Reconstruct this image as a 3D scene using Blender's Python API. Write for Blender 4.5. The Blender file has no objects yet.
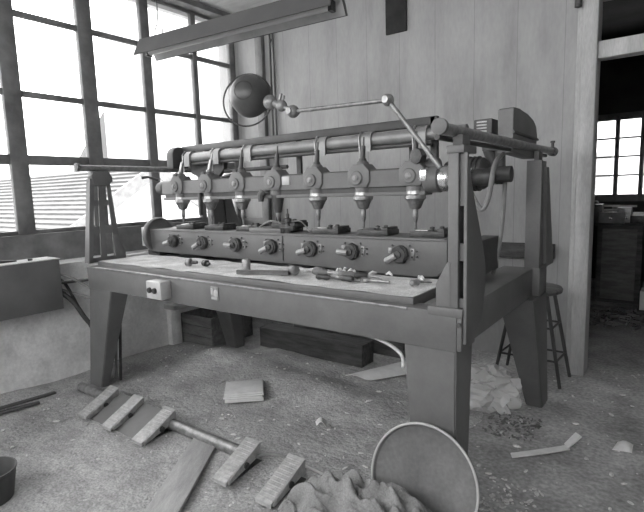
import bpy, bmesh, math, random
from mathutils import Vector, Matrix, noise
C = bpy.context.scene.collection
sc = bpy.context.scene
random.seed(7)
PI = math.pi
# ------------------------------------------------------------------ camera
cam = bpy.data.cameras.new('camera'); cam.sensor_fit = 'HORIZONTAL'; cam.sensor_width = 36.0
cam.lens = 489.93 / 644 * 36.0; cam.clip_start = 0.05; cam.clip_end = 500
co = bpy.data.objects.new('camera', cam); C.objects.link(co)
R = Matrix(((0.80475482, -0.0542938, 0.59111916), (0.59286066, 0.12344496, -0.79578739), (-0.02976436, 0.99086504, 0.13153159)))
co.matrix_world = Matrix.Translation((0, 0, 1.55)) @ R.to_4x4()
sc.camera = co
# ------------------------------------------------------------------ world, exposure
w = bpy.data.worlds.new('overcast_sky'); sc.world = w; w.use_nodes = True
nt = w.node_tree; bg = nt.nodes['Background']
tc = nt.nodes.new('ShaderNodeTexCoord'); nz = nt.nodes.new('ShaderNodeTexNoise'); nz.inputs['Scale'].default_value = 2.0
rp = nt.nodes.new('ShaderNodeValToRGB'); rp.color_ramp.elements[0].color = (.86, .86, .86, 1); rp.color_ramp.elements[1].color = (1, 1, 1, 1)
nt.links.new(tc.outputs['Generated'], nz.inputs['Vector']); nt.links.new(nz.outputs['Fac'], rp.inputs['Fac']); nt.links.new(rp.outputs['Color'], bg.inputs['Color'])
bg.inputs['Strength'].default_value = 8.6
sc.view_settings.view_transform = 'Standard'; sc.view_settings.look = 'None'
sc.view_settings.exposure = 0.0; sc.view_settings.gamma = 1.0; sc.view_settings.use_curve_mapping = False
sc.cycles.use_denoising = True
sc.cycles.max_bounces = 8; sc.cycles.diffuse_bounces = 5; sc.cycles.transparent_max_bounces = 12
sc.cycles.caustics_reflective = False; sc.cycles.caustics_refractive = False

# ------------------------------------------------------------------ materials
def mat(name, v, rough=.6, metal=0., n=.15, scale=8., bump=0., stretch=(1, 1, 1), fine=0., spec=.5, stains=None, seams=False):
    """grey procedural material: base value v varied by noise; stretch the grain with `stretch`"""
    m = bpy.data.materials.new(name); m.use_nodes = True; t = m.node_tree; N = t.nodes; L = t.links
    b = N['Principled BSDF']; b.inputs['Roughness'].default_value = rough; b.inputs['Metallic'].default_value = metal
    b.inputs['Specular IOR Level'].default_value = spec
    g = N.new('ShaderNodeTexCoord'); mp = N.new('ShaderNodeMapping'); mp.inputs['Scale'].default_value = stretch
    L.new(g.outputs['Object'], mp.inputs['Vector'])
    a = N.new('ShaderNodeTexNoise'); a.inputs['Scale'].default_value = scale; a.inputs['Detail'].default_value = 6; a.inputs['Roughness'].default_value = .6
    L.new(mp.outputs['Vector'], a.inputs['Vector'])
    r = N.new('ShaderNodeValToRGB'); lo = v * (1 - n * 2); hi = v * (1 + n * 2)
    r.color_ramp.elements[0].position = .3; r.color_ramp.elements[1].position = .7
    r.color_ramp.elements[0].color = (lo, lo, lo, 1); r.color_ramp.elements[1].color = (hi, hi, hi, 1)
    L.new(a.outputs['Fac'], r.inputs['Fac']); out = r.outputs['Color']
    if fine:
        f = N.new('ShaderNodeTexNoise'); f.inputs['Scale'].default_value = scale * 14; f.inputs['Detail'].default_value = 4
        L.new(mp.outputs['Vector'], f.inputs['Vector'])
        r2 = N.new('ShaderNodeValToRGB'); r2.color_ramp.elements[0].position = .35; r2.color_ramp.elements[1].position = .65
        q = 1 - fine; r2.color_ramp.elements[0].color = (q, q, q, 1); r2.color_ramp.elements[1].color = (1, 1, 1, 1)
        mx = N.new('ShaderNodeMixRGB'); mx.blend_type = 'MULTIPLY'; mx.inputs['Fac'].default_value = 1
        L.new(f.outputs['Fac'], r2.inputs['Fac']); L.new(out, mx.inputs['Color1']); L.new(r2.outputs['Color'], mx.inputs['Color2']); out = mx.outputs['Color']
    if stains:
        s = N.new('ShaderNodeTexNoise'); s.inputs['Scale'].default_value = stains[0]; s.inputs['Detail'].default_value = 3
        m2 = N.new('ShaderNodeMapping'); m2.inputs['Scale'].default_value = stains[2]
        L.new(g.outputs['Object'], m2.inputs['Vector']); L.new(m2.outputs['Vector'], s.inputs['Vector'])
        r3 = N.new('ShaderNodeValToRGB'); r3.color_ramp.elements[0].position = .30; r3.color_ramp.elements[1].position = .55
        q = stains[1]; r3.color_ramp.elements[0].color = (q, q, q, 1); r3.color_ramp.elements[1].color = (1, 1, 1, 1)
        mx = N.new('ShaderNodeMixRGB'); mx.blend_type = 'MULTIPLY'; mx.inputs['Fac'].default_value = 1
        L.new(s.outputs['Fac'], r3.inputs['Fac']); L.new(out, mx.inputs['Color1']); L.new(r3.outputs['Color'], mx.inputs['Color2']); out = mx.outputs['Color']
    if seams:   # narrow dark joints between the upright boards, every 0.37 m
        sp = N.new('ShaderNodeSeparateXYZ'); L.new(g.outputs['Object'], sp.inputs[0])
        m1 = N.new('ShaderNodeMath'); m1.operation = 'MULTIPLY_ADD'; m1.inputs[1].default_value = 1 / .37; m1.inputs[2].default_value = 40.3
        m2_ = N.new('ShaderNodeMath'); m2_.operation = 'FRACT'; m3 = N.new('ShaderNodeMath'); m3.operation = 'GREATER_THAN'; m3.inputs[1].default_value = .018
        L.new(sp.outputs['X'], m1.inputs[0]); L.new(m1.outputs[0], m2_.inputs[0]); L.new(m2_.outputs[0], m3.inputs[0])
        m4 = N.new('ShaderNodeMath'); m4.operation = 'MULTIPLY_ADD'; m4.inputs[1].default_value = .22; m4.inputs[2].default_value = .78; L.new(m3.outputs[0], m4.inputs[0])
        mx = N.new('ShaderNodeMixRGB'); mx.blend_type = 'MULTIPLY'; mx.inputs['Fac'].default_value = 1
        L.new(out, mx.inputs['Color1']); L.new(m4.outputs[0], mx.inputs['Color2']); out = mx.outputs['Color']
    L.new(out, b.inputs['Base Color'])
    if bump:
        bp = N.new('ShaderNodeBump'); bp.inputs['Strength'].default_value = bump; bp.inputs['Distance'].default_value = .02
        bn = N.new('ShaderNodeTexNoise'); bn.inputs['Scale'].default_value = scale * 5; bn.inputs['Detail'].default_value = 5
        L.new(mp.outputs['Vector'], bn.inputs['Vector']); L.new(bn.outputs['Fac'], bp.inputs['Height']); L.new(bp.outputs['Normal'], b.inputs['Normal'])
    return m
M = dict(
    paint=mat('machine_paint', .135, .5, n=.07, scale=5, fine=.06, stains=(3, .9, (1, 1, 1))),
    paint_dark=mat('dark_machine_paint', .055, .5, n=.15, scale=8),
    guard=mat('guard_paint', .05, .5, n=.15),
    light_paint=mat('light_enamel', .42, .4, n=.08),
    iron=mat('cast_iron', .06, .5, .3, n=.25, scale=20),
    steel=mat('worn_steel', .32, .35, .75, n=.2, scale=25),
    alu=mat('worked_aluminium', .30, .42, .5, n=.18, scale=22, fine=.25),
    shaft=mat('dull_steel_tube', .26, .45, .3, n=.1, scale=10),
    pedal=mat('worn_pedal_plate', .48, .45, .25, n=.12, scale=30, fine=.2),
    bright=mat('bright_steel', .7, .25, .9, n=.1, scale=20),
    wall=mat('limewashed_boards', .365, .8, n=.05, scale=2.2, stretch=(1.6, 1.6, .5), fine=.07, stains=(3.5, .86, (2.2, 2.2, .4)), bump=.04, seams=True),
    plaster=mat('rough_plaster', .82, .9, n=.04, scale=3, fine=.12, bump=.3, stains=(6, .85, (1, 1, 1))),
    jamb=mat('painted_jamb', .46, .7, n=.12, scale=3, stretch=(3, 3, .5), fine=.15),
    ceiling=mat('ceiling_boards', .6, .8, n=.1, scale=2, stretch=(1, 4, 1)),
    frame=mat('window_frame_paint', .16, .55, n=.2, scale=5),
    dark=mat('far_room_gloom', .035, .8, n=.3, scale=2),  # near-black tone puts the far room's shade into its surfaces
    floor=mat('dusty_concrete', .44, .92, n=.15, scale=3, fine=.35, bump=.35, stains=(1.6, .7, (1, 1, 1)), spec=.2),
    sawdust=mat('sawdust', .46, .98, n=.07, scale=6, fine=.34, bump=.7, stains=(4, .75, (1, 1, 1)), spec=.1),
    wood=mat('rough_sawn_wood', .15, .8, n=.2, scale=4, stretch=(1, 6, 6), fine=.25),
    wood_dark=mat('dark_old_wood', .085, .8, n=.3, scale=4, stretch=(1, 6, 6), fine=.3),
    wood_pale=mat('pale_planed_wood', .38, .7, n=.12, scale=4, stretch=(5, 1, 1), fine=.15),
    handle=mat('tool_handle_wood', .13, .45, n=.2, scale=15),
    paper=mat('paper', .66, .9, n=.06, scale=10),
    rubber=mat('black_rubber', .03, .55, n=.2),
    hose=mat('grey_hose', .2, .55, n=.15),
    cable=mat('pale_cable', .45, .6, n=.1),
    cloth=mat('sackcloth', .24, .95, n=.14, scale=9, fine=.25, bump=.5),
    pan=mat('dull_tin', .2, .5, .35, n=.14, scale=4, fine=.15),
    grey_box=mat('grey_sheet_metal', .15, .5, n=.08, scale=4),
    dustcap=mat('dust_covered_top', .66, .9, n=.15, scale=8, fine=.3),
    reflector=mat('enamel_reflector', .075, .4, n=.07, scale=6),
    tube=mat('fluorescent_tube', .62, .25, n=.02),
    lamp_shade=mat('lamp_shade_paint', .07, .38, n=.15, scale=6),
    black=mat('black_void', .015, .8, n=.3),
    roof=mat('roof_tiles', .14, .8, n=.12, scale=3, fine=.2),
    render=mat('pale_render', .62, .9, n=.04, scale=1),
    hill=mat('hazed_hillside', .075, 1, n=.06, scale=.06),  # distance haze is put into the hill's even tone
    ground=mat('outside_ground', .3, 1, n=.1, scale=.5),
)
def glass_mat():
    m = bpy.data.materials.new('window_glass'); m.use_nodes = True; t = m.node_tree; N = t.nodes; L = t.links
    N.remove(N['Principled BSDF']); o = N['Material Output']
    tr = N.new('ShaderNodeBsdfTransparent'); tr.inputs['Color'].default_value = (.93, .93, .93, 1)
    gl = N.new('ShaderNodeBsdfGlossy'); gl.inputs['Roughness'].default_value = .02
    lw = N.new('ShaderNodeLayerWeight'); lw.inputs['Blend'].default_value = .12; mx = N.new('ShaderNodeMixShader')
    L.new(lw.outputs['Fresnel'], mx.inputs['Fac']); L.new(tr.outputs[0], mx.inputs[1]); L.new(gl.outputs[0], mx.inputs[2]); L.new(mx.outputs[0], o.inputs['Surface'])
    return m
M['glass'] = glass_mat()
def film_mat():
    m = bpy.data.materials.new('clear_plastic_film'); m.use_nodes = True; t = m.node_tree; N = t.nodes; L = t.links
    b = N['Principled BSDF']; b.inputs['Base Color'].default_value = (.75, .75, .75, 1); b.inputs['Roughness'].default_value = .18
    tr = N.new('ShaderNodeBsdfTransparent'); mx = N.new('ShaderNodeMixShader'); mx.inputs['Fac'].default_value = .42
    L.new(tr.outputs[0], mx.inputs[1]); L.new(b.outputs[0], mx.inputs[2]); L.new(mx.outputs[0], N['Material Output'].inputs['Surface'])
    return m
M['film'] = film_mat()

# ------------------------------------------------------------------ mesh helpers
class MB:
    def __init__(s): s.bm = bmesh.new()
    def box(s, a, b, bev=0.):
        lo = [min(a[i], b[i]) for i in range(3)]; hi = [max(a[i], b[i]) for i in range(3)]
        r = bmesh.ops.create_cube(s.bm, size=1); vs = r['verts']
        for v in vs: v.co = Vector([(lo[i] + hi[i]) / 2 + v.co[i] * (hi[i] - lo[i]) for i in range(3)])
        if bev:
            es = list({e for v in vs for e in v.link_edges})
            bmesh.ops.bevel(s.bm, geom=es, offset=bev, segments=2, affect='EDGES', profile=.5)
        return s
    def hexa(s, p):   # 8 points: bottom four, top four, same order
        vs = [s.bm.verts.new(q) for q in p]
        for f in ((3, 2, 1, 0), (4, 5, 6, 7), (0, 1, 5, 4), (1, 2, 6, 5), (2, 3, 7, 6), (3, 0, 4, 7)): s.bm.faces.new([vs[i] for i in f])
        return s
    def prism(s, pts, ax, a, b, bev=0):   # polygon in the two other axes, extruded along ax from a to b
        def mk(u, v, t):
            c = [0, 0, 0]; o = [i for i in range(3) if i != ax]; c[o[0]] = u; c[o[1]] = v; c[ax] = t; return c
        A = [s.bm.verts.new(mk(u, v, a)) for u, v in pts]; B = [s.bm.verts.new(mk(u, v, b)) for u, v in pts]; n = len(pts)
        fs = [s.bm.faces.new(A), s.bm.faces.new(B[::-1])]
        for i in range(n): fs.append(s.bm.faces.new([A[i], B[i], B[(i + 1) % n], A[(i + 1) % n]]))
        bmesh.ops.recalc_face_normals(s.bm, faces=fs)
        if bev:
            es = list({e for f in fs[:2] for e in f.edges})
            bmesh.ops.bevel(s.bm, geom=es, offset=bev, segments=2, affect='EDGES', profile=.5)
        return s
    def tube(s, pts, r, n=10, caps=True, closed=False):
        pts = [Vector(p) for p in pts]; rs = r if isinstance(r, (list, tuple)) else [r] * len(pts); rings = []; prev = None; K = len(pts)
        for i, p in enumerate(pts):
            if closed: d = (pts[(i + 1) % K] - pts[i - 1]).normalized()
            else: d = (pts[min(i + 1, K - 1)] - pts[max(i - 1, 0)]).normalized()
            if prev is None: u = d.orthogonal().normalized()
            else: u = (prev - d * prev.dot(d)).normalized()
            prev = u; v = d.cross(u)
            rings.append([s.bm.verts.new(p + (u * math.cos(2 * PI * k / n) + v * math.sin(2 * PI * k / n)) * rs[i]) for k in range(n)])
        for i in range(K if closed else K - 1):
            A, B = rings[i], rings[(i + 1) % K]
            for k in range(n): s.bm.faces.new([A[k], A[(k + 1) % n], B[(k + 1) % n], B[k]])
        if caps and not closed: s.bm.faces.new(rings[0][::-1]); s.bm.faces.new(rings[-1])
        return s
    def lathe(s, prof, c=(0, 0, 0), axis=(0, 0, 1), n=20):   # prof: (radius, distance along axis)
        c = Vector(c); a = Vector(axis).normalized(); u = a.orthogonal().normalized(); v = a.cross(u); rings = []
        for r, h in prof:
            if r < 1e-5: rings.append([s.bm.verts.new(c + a * h)])
            else: rings.append([s.bm.verts.new(c + a * h + (u * math.cos(2 * PI * k / n) + v * math.sin(2 * PI * k / n)) * r) for k in range(n)])
        for A, B in zip(rings, rings[1:]):
            for k in range(n):
                a_ = [A[0]] if len(A) == 1 else [A[k], A[(k + 1) % n]]; b_ = [B[0]] if len(B) == 1 else [B[(k + 1) % n], B[k]]
                if len(a_) + len(b_) > 2: s.bm.faces.new(a_ + b_)
        if len(rings[0]) > 1: s.bm.faces.new(rings[0][::-1])
        if len(rings[-1]) > 1: s.bm.faces.new(rings[-1])
        return s
    def ball(s, c, r, sc_=(1, 1, 1), n=16):
        res = bmesh.ops.create_uvsphere(s.bm, u_segments=n, v_segments=max(6, n // 2), radius=r)
        for v in res['verts']: v.co = Vector((v.co.x * sc_[0], v.co.y * sc_[1], v.co.z * sc_[2])) + Vector(c)
        return s
    def build(s, name, m, parent=None, smooth=None, loc=None):
        me = bpy.data.meshes.new(name); bmesh.ops.recalc_face_normals(s.bm, faces=s.bm.faces[:])
        if loc is not None: bmesh.ops.translate(s.bm, verts=s.bm.verts[:], vec=-Vector(loc))
        s.bm.to_mesh(me); s.bm.free()
        me.materials.append(M[m]); o = bpy.data.objects.new(name, me); C.objects.link(o)
        for p in me.polygons: p.use_smooth = True
        me.set_sharp_from_angle(angle=math.radians(35 if smooth is None else smooth))
        if loc is not None: o.location = loc
        if parent:
            o.parent = parent
            wl = Vector((0, 0, 0)); q = parent
            while q: wl += q.location; q = q.parent
            o.location = (Vector(loc) if loc is not None else Vector((0, 0, 0))) - wl
        return o
def spline(pts, k=6):
    pts = [Vector(p) for p in pts]; out = []
    for i in range(len(pts) - 1):
        p0 = pts[max(i - 1, 0)]; p1 = pts[i]; p2 = pts[i + 1]; p3 = pts[min(i + 2, len(pts) - 1)]
        for j in range(k):
            t = j / k
            out.append(.5 * ((2 * p1) + (p2 - p0) * t + (2 * p0 - 5 * p1 + 4 * p2 - p3) * t * t + (3 * p1 - p0 - 3 * p2 + p3) * t ** 3))
    return out + [pts[-1]]
def tag(o, label, cat, group=None):
    o['label'] = label; o['category'] = cat
    if group: o['group'] = group
    return o
def thing(name, label, cat, loc, group=None):
    o = bpy.data.objects.new(name, None); C.objects.link(o); o.location = loc; o.empty_display_size = .1
    return tag(o, label, cat, group)
def struct(o): o['kind'] = 'structure'; return o
def copy_tree(o, parent=None):
    c = o.copy(); C.objects.link(c); c.parent = parent
    for ch in list(o.children): copy_tree(ch, c)
    return c

# ================================================================== THE SETTING
ZC = 3.66
WX = -4.6
struct(MB().box((-4.9, -2.5, -.12), (1.9, 9.4, 0)).build('floor', 'floor'))
struct(MB().box((-5.0, -2.5, ZC), (2.0, 9.5, ZC + .15)).build('ceiling', 'ceiling'))
# window wall: low masonry, sill band, lintel
wl = MB(); wl.box((-4.9, -2.5, 0), (-4.25, 3.12, 1.0)); wl.box((-4.9, 3.12, 0), (WX, 4.7, 1.12))
wl.box((-4.9, -2.5, 1.0), (WX + .02, -1.45, ZC)); struct(wl.build('wall_left', 'plaster'))
struct(MB().box((-4.72, -1.45, 1.0), (-4.53, 4.5, 1.25)).build('trim_1', 'frame'))
struct(MB().box((-4.78, -1.45, 3.6), (-4.45, 4.5, ZC)).build('trim_2', 'frame'))
struct(MB().box((-4.9, -2.6, 0), (1.9, -2.5, 2.2)).build('unseen_front_wall', 'plaster'))  # unseen wall behind the camera, height set to limit sky light
# windows
def window(n, y0, y1, mull=(), double=None):
    m = MB(); a, b = WX - .05, WX + .01
    for z0, z1, t in ((1.25, 1.285, 0), (1.85, 1.935, .0), (2.425, 2.475, .0), (3.08, 3.13, 0), (3.57, 3.6, 0)):
        m.box((a + .01, y0, z0), (b - .01, y1, z1), .006)
    for c, h in mull: m.box((a, c - h, 1.25), (b, c + h, 3.6), .008)
    o = struct(m.build('window_%d' % n, 'frame'))
    MB().box((WX - .02, y0, 1.27), (WX - .012, y1, 3.6)).build('glass', 'glass', o)
    return o
posts = [(-1.45, .06), (-.80, .07), (-.13, .06), (.55, .07), (1.22, .06), (1.90, .072), (2.585, .072), (3.235, .052)]
k = 1
for (c0, h0), (c1, h1) in zip(posts, posts[1:]):
    window(k, c0, c1, [(c0, h0)]); k += 1
window(k, posts[-1][0], 4.495, [(posts[-1][0], posts[-1][1]), (3.87, .033), (4.45, .045)])
# back wall, door opening, jamb, transom
wb = MB(); wb.box((-4.9, 4.5, 0), (-.72, 4.6, ZC)); wb.box((-.72, 4.5, 2.97), (1.75, 4.6, ZC)); wb.box((.42, 4.5, 0), (1.75, 4.6, 2.97))
struct(wb.build('wall_back', 'wall'))
jm = MB(); jm.box((-.69, 4.27, 0), (-.585, 4.40, ZC), .012); jm.box((-.73, 4.31, 0), (-.69, 4.5, ZC), .008); jm.box((-.60, 4.40, 0), (-.59, 4.5, 2.97), .003)
struct(jm.build('trim_3', 'jamb'))
tm = MB(); tm.box((-.585, 4.30, 2.465), (.45, 4.42, 2.59), .01); tm.box((-.585, 4.30, 2.9), (.45, 4.45, ZC), .01)
struct(tm.build('trim_4', 'jamb'))
# dark corner post on the back wall
struct(MB().box((-4.20, 4.44, 0), (-4.09, 4.5, ZC), .006).build('trim_5', 'frame'))
struct(MB().box((1.75, -2.5, 0), (1.9, 9.4, ZC)).build('wall_right', 'wall'))
# wainscot panel low on the back wall
struct(MB().box((-4.58, 4.46, 0), (-4.2, 4.5, 1.24), .004).build('trim_6', 'grey_box'))
# room beyond the door
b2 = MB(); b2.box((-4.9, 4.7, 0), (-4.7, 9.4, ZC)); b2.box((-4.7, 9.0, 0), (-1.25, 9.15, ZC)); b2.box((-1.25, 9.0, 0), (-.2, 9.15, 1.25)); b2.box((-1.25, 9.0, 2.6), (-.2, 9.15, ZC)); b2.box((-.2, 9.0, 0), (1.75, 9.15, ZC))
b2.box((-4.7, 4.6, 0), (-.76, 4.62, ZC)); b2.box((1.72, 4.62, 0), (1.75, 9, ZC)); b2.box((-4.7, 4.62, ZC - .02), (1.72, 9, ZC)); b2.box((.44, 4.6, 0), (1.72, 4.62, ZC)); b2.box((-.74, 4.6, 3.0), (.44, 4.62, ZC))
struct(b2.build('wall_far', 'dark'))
m = MB()
for z0, z1 in ((1.25, 1.36), (1.642, 1.668), (1.93, 1.955), (2.212, 2.237), (2.50, 2.6)): m.box((-1.25, 8.97, z0), (-.2, 9.05, z1), .004)
for x, h in ((-1.225, .03), (-.9025, .03), (-.57, .03), (-.235, .03)): m.box((x - h, 8.96, 1.25), (x + h, 9.06, 2.6), .004)
o = struct(m.build('window_%d' % (k + 1), 'frame')); MB().box((-1.24, 9.0, 1.26), (-.21, 9.006, 2.59)).build('glass', 'glass', o)

# ================================================================== OUTSIDE
struct(MB().box((-200, -120, -9.2), (-5.2, 160, -9)).build('ground', 'ground'))
def house(label, x0, x1, y0, y1, zr, ze, zb, over=.25):
    """gable end faces +x; ridge along x"""
    t = thing('house', label, 'house', ((x0 + x1) / 2, (y0 + y1) / 2, zb)); ym = (y0 + y1) / 2
    MB().prism([(y0, zb), (y1, zb), (y1, ze), (ym, zr), (y0, ze)], 0, x0, x1).build('wall', 'render', t)
    for s, ya in ((1, y0), (-1, y1)):
        rf = MB(); n = 20; d = Vector((0, ym - ya, zr - ze)); L = d.length; d.normalize(); nn = Vector((0, -d.z * s, abs(d.y)))
        for i in range(n):
            p = Vector((0, ya, ze)) + d * (L * i / n) - d * (over if i == 0 else 0); q = Vector((0, ya, ze)) + d * (L * (i + 1) / n + .03)
            a1 = p + nn * .13; a2 = q + nn * .08; b1 = p + nn * .03; b2_ = q + nn * .03
            rf.prism([(b1.y, b1.z), (b2_.y, b2_.z), (a2.y, a2.z), (a1.y, a1.z)], 0, x0 - .2, x1 + .25)
        rf.build('roof', 'roof', t)
        vb = MB(); p = Vector((0, ya, ze)) - d * over; q = Vector((0, ym, zr))
        vb.prism([(p.y, p.z - .16), (q.y, q.z - .16), (q.y, q.z + .14), (p.y, p.z + .14)], 0, x1 + .25, x1 + .33); vb.build('verge_board', 'hose', t)
    return t
h = house('neighbouring white gabled house with tiled roof outside the left window', -22, -9.5, 3.7, 9.3, 2.13, .35, -9)
h2 = house('lower tiled house at far left beyond the window', -40, -24, -6, 7.5, .9, -1.8, -9)
t = thing('house', 'tall pale flat walled house seen through the last window by the corner', 'house', (-14, 13.4, -9))
MB().box((-18, 10.6, -9), (-11, 16, 9)).build('wall', 'render', t); MB().box((-18.2, 10.4, 9), (-10.8, 16.2, 9.3)).build('roof', 'roof', t)
t = thing('house', 'pale many windowed building seen through the far room window', 'house', (-2, 26, -9))
MB().box((-9, 24, -9), (5, 28, 8)).build('wall', 'render', t)
for ix in range(6):
    for iz in range(4): MB().box((-7.5 + ix * 2, 23.93, -4.5 + iz * 2.9), (-6.6 + ix * 2, 24.05, -3 + iz * 2.9)).build('window', 'hose', t)
bm = MB(); g = []
for i in range(41):
    row = []
    for j in range(9):
        y = -20 + i * 4; xx = -150 + j * 9
        hgt = (31 / (1 + math.exp(-(y - 58) / 3.5)) + 6) * math.exp(-((j - 5.3) / 2.2) ** 2)
        row.append(bm.bm.verts.new((xx, y, -9 + hgt + 4 * noise.noise(Vector((xx * .05, y * .05, 0))) * min(j, 8 - j, 2))))
    g.append(row)
for i in range(40):
    for j in range(8): bm.bm.faces.new([g[i][j], g[i + 1][j], g[i + 1][j + 1], g[i][j + 1]])
hl = bm.build('hillside', 'hill'); struct(hl)

# ================================================================== SAWDUST
def saw_h(x, y):
    h = .014 + .022 * noise.noise(Vector((x * 2.2, y * 2.2, 0))) + .006 * noise.noise(Vector((x * 8, y * 8, 3))) + .003 * noise.noise(Vector((x * 22, y * 22, 3)))
    h += .11 * math.exp(-((x + 2.25) / .5) ** 2 - ((y - 2.85) / .22) ** 2) + .09 * math.exp(-((x + 3.3) / .45) ** 2 - ((y - 3.0) / .22) ** 2)
    h += .12 * math.exp(-((x + 4.3) / .16) ** 2 - ((y - 1.35) / .35) ** 2) - .02 * math.exp(-((x + 4.0) / .05) ** 2 - ((y - 1.5) / .3) ** 2) + .05 * math.exp(-((x + 4.25) / .2) ** 2 - ((y - 2.6) / .5) ** 2)
    e = min(x + 4.3, (-1.02 + .12 * noise.noise(Vector((0, y * 3, 0))) - x), y - .6, 3.7 - y) / .3
    return h * max(0, min(1, e + .2 if e > -.2 else 0)) - .004 + (.0 if e > 0 else -.004)
bm = MB(); nx, ny = 150, 140; g = []
for i in range(nx + 1):
    row = []
    for j in range(ny + 1):
        x = -4.25 + 3.35 * i / nx; y = .6 + 3.1 * j / ny
        row.append(bm.bm.verts.new((x, y, saw_h(x, y))))
    g.append(row)
for i in range(nx):
    for j in range(ny): bm.bm.faces.new([g[i][j], g[i + 1][j], g[i + 1][j + 1], g[i][j + 1]])
sd = bm.build('sawdust', 'sawdust', smooth=180); tag(sd, 'thick drifts of grey sawdust covering the floor under the machine', 'sawdust'); sd['kind'] = 'stuff'

# ================================================================== THE MACHINE
ROOT = (-2.3, 2.65, 0)
MA = thing('carving_machine', 'long grey seven spindle copy carving machine on four legged steel frame', 'machine', ROOT)
# frame: front apron, end beams, rear beam with the lip under the tray
f = MB()
f.prism([(-3.82, .835), (-.767, .835), (-.767, 1.01), (-3.82, 1.01)], 1, 1.99, 2.03, .003)
f.box((-3.82, 2.03, .985), (-.767, 2.1, 1.01)); f.box((-3.82, 2.03, .835), (-.767, 2.1, .86))
f.box((-.967, 2.1, .835), (-.767, 3.35, 1.015), .006); f.box((-3.82, 2.1, .835), (-3.66, 3.35, 1.015), .006)
f.box((-3.66, 3.15, .835), (-.967, 3.35, 1.0), .006)
f.box((-2.5, 2.1, .86), (-2.35, 3.15, .98))
f.build('frame', 'paint', MA)
MB().box((-3.82, 1.983, 1.0), (-1.0, 2.0, 1.012), .003).build('lip', 'alu', MA)
tr = MB(); tr.box((-3.76, 2.05, .99), (-1.0, 2.52, 1.042), .004); tr.box((-3.66, 2.95, .99), (-1.0, 3.15, 1.01))
tr.build('tray', 'paint', MA)
tp = MB(); g = []
for i in range(91):
    row = []
    for j in range(13):
        x = -3.755 + 2.75 * i / 90; y = 2.055 + .46 * j / 12
        row.append(tp.bm.verts.new((x, y, 1.0425 + .008 * max(0, noise.noise(Vector((x * 5, y * 5, 1))) + .25))))
    g.append(row)
for i in range(90):
    for j in range(12): tp.bm.faces.new([g[i][j], g[i + 1][j], g[i + 1][j + 1], g[i][j + 1]])
tp = tp.build('wood_dust', 'dustcap', MA, smooth=180); tp['kind'] = 'stuff'
# legs: tapered boxes. front ones in plane y 1.99, rear ones y 3.3
def leg(xt0, xt1, xb0, xb1, yt0, yt1, yb0, yb1, zt=.84):
    t = .0; m = MB()
    m.hexa([(xb0, yb0, 0), (xb1, yb0, 0), (xb1, yb1, 0), (xb0, yb1, 0), (xt0, yt0, zt), (xt1, yt0, zt), (xt1, yt1, zt), (xt0, yt1, zt)])
    es = m.bm.edges[:]; bmesh.ops.bevel(m.bm, geom=es, offset=.006, segments=2, affect='EDGES')
    m.build('leg', 'paint', MA)
leg(-3.815, -3.50, -3.95, -3.77, 1.992, 2.15, 1.992, 2.06)
leg(-1.02, -.769, -.965, -.769, 1.992, 2.2, 1.992, 2.14)
leg(-.94, -.72, -.835, -.725, 3.14, 3.5, 3.5, 3.66)
leg(-3.82, -3.52, -3.70, -3.56, 3.14, 3.33, 3.3, 3.42)
# corner block with bolt under near post
cb = MB(); cb.box((-.90, 1.986, .99), (-.74, 2.16, 1.03), .004); cb.box((-.766, 1.99, .84), (-.744, 2.16, 1.03), .004); cb.build('corner_block', 'paint', MA)
MB().lathe([(.011, 0), (.011, .01), (0, .012)], (-.755, 1.99, .96), (0, -1, 0), 6).build('bolt', 'iron', MA)

# posts
def near_post(xa, xb, cols, y0t, y1t, y0b, y1b, zb, zt):
    m = MB()
    # front flange, slightly wider at the bottom
    m.hexa([(xa - .012, y0b, zb), (xb, y0b, zb), (xb, y0b + .035, zb), (xa - .012, y0b + .035, zb), (xa, y0t, zt), (xb, y0t, zt), (xb, y0t + .035, zt), (xa, y0t + .035, zt)])
    def Y(u, z): s = (z - zb) / (zt - zb); return (y0b + .03) * (1 - s) + (y0t + .03) * s + u * ((y1b - y0b - .03) * (1 - s) + (y1t - y0t - .03) * s)
    xm = xb - .012
    def bar(u0, u1, z0, z1, x0=xb - .022, x1=xb - .012):
        m.hexa([(x0, Y(u0, z0), z0), (x1, Y(u0, z0), z0), (x1, Y(u1, z0), z0), (x0, Y(u1, z0), z0), (x0, Y(u0, z1), z1), (x1, Y(u0, z1), z1), (x1, Y(u1, z1), z1), (x0, Y(u1, z1), z1)])
    if cols == 2:
        bar(-.05, .03, zb, zt - .02); bar(.30, .50, zb, zt - .02); bar(.78, 1., zb, zt - .02)
    else:
        bar(0, .2, zb, zt); bar(.75, 1., zb, zt)
    xi, xo = xb - .020, xb - .014
    bar(.01, .99, zt - .06, zt - .001, xi, xo); bar(.01, .99, 1.485, 1.53, xi, xo); bar(.01, .99, 1.26, 1.32, xi, xo); bar(.01, .99, zb + .001, zb + .04, xi, xo)
    return m
m = near_post(-3.855, -3.80, 2, 2.07, 2.24, 2.0, 2.3, 1.03, 1.70)
m.prism([(2.10, 1.65), (2.22, 1.65), (2.26, 1.68), (2.26, 1.71), (2.23, 1.76), (2.10, 1.76), (2.08, 1.72)], 0, -3.86, -3.793, .004)
m.prism([(2.24, 1.03), (2.33, 1.03), (2.33, 1.10), (2.30, 1.16), (2.275, 1.24), (2.24, 1.24)], 0, -3.845, -3.806, .003)
m.build('post', 'paint', MA)
m = MB(); m.box((-.812, 2.0, 1.03), (-.766, 2.03, 1.70), .003); m.box((-.80, 2.03, 1.03), (-.785, 2.15, 1.69))
for z0, z1 in ((1.03, 1.07), (1.235, 1.31), (1.47, 1.69)): m.box((-.77, 2.02, z0), (-.744, 2.035, z1))
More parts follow.
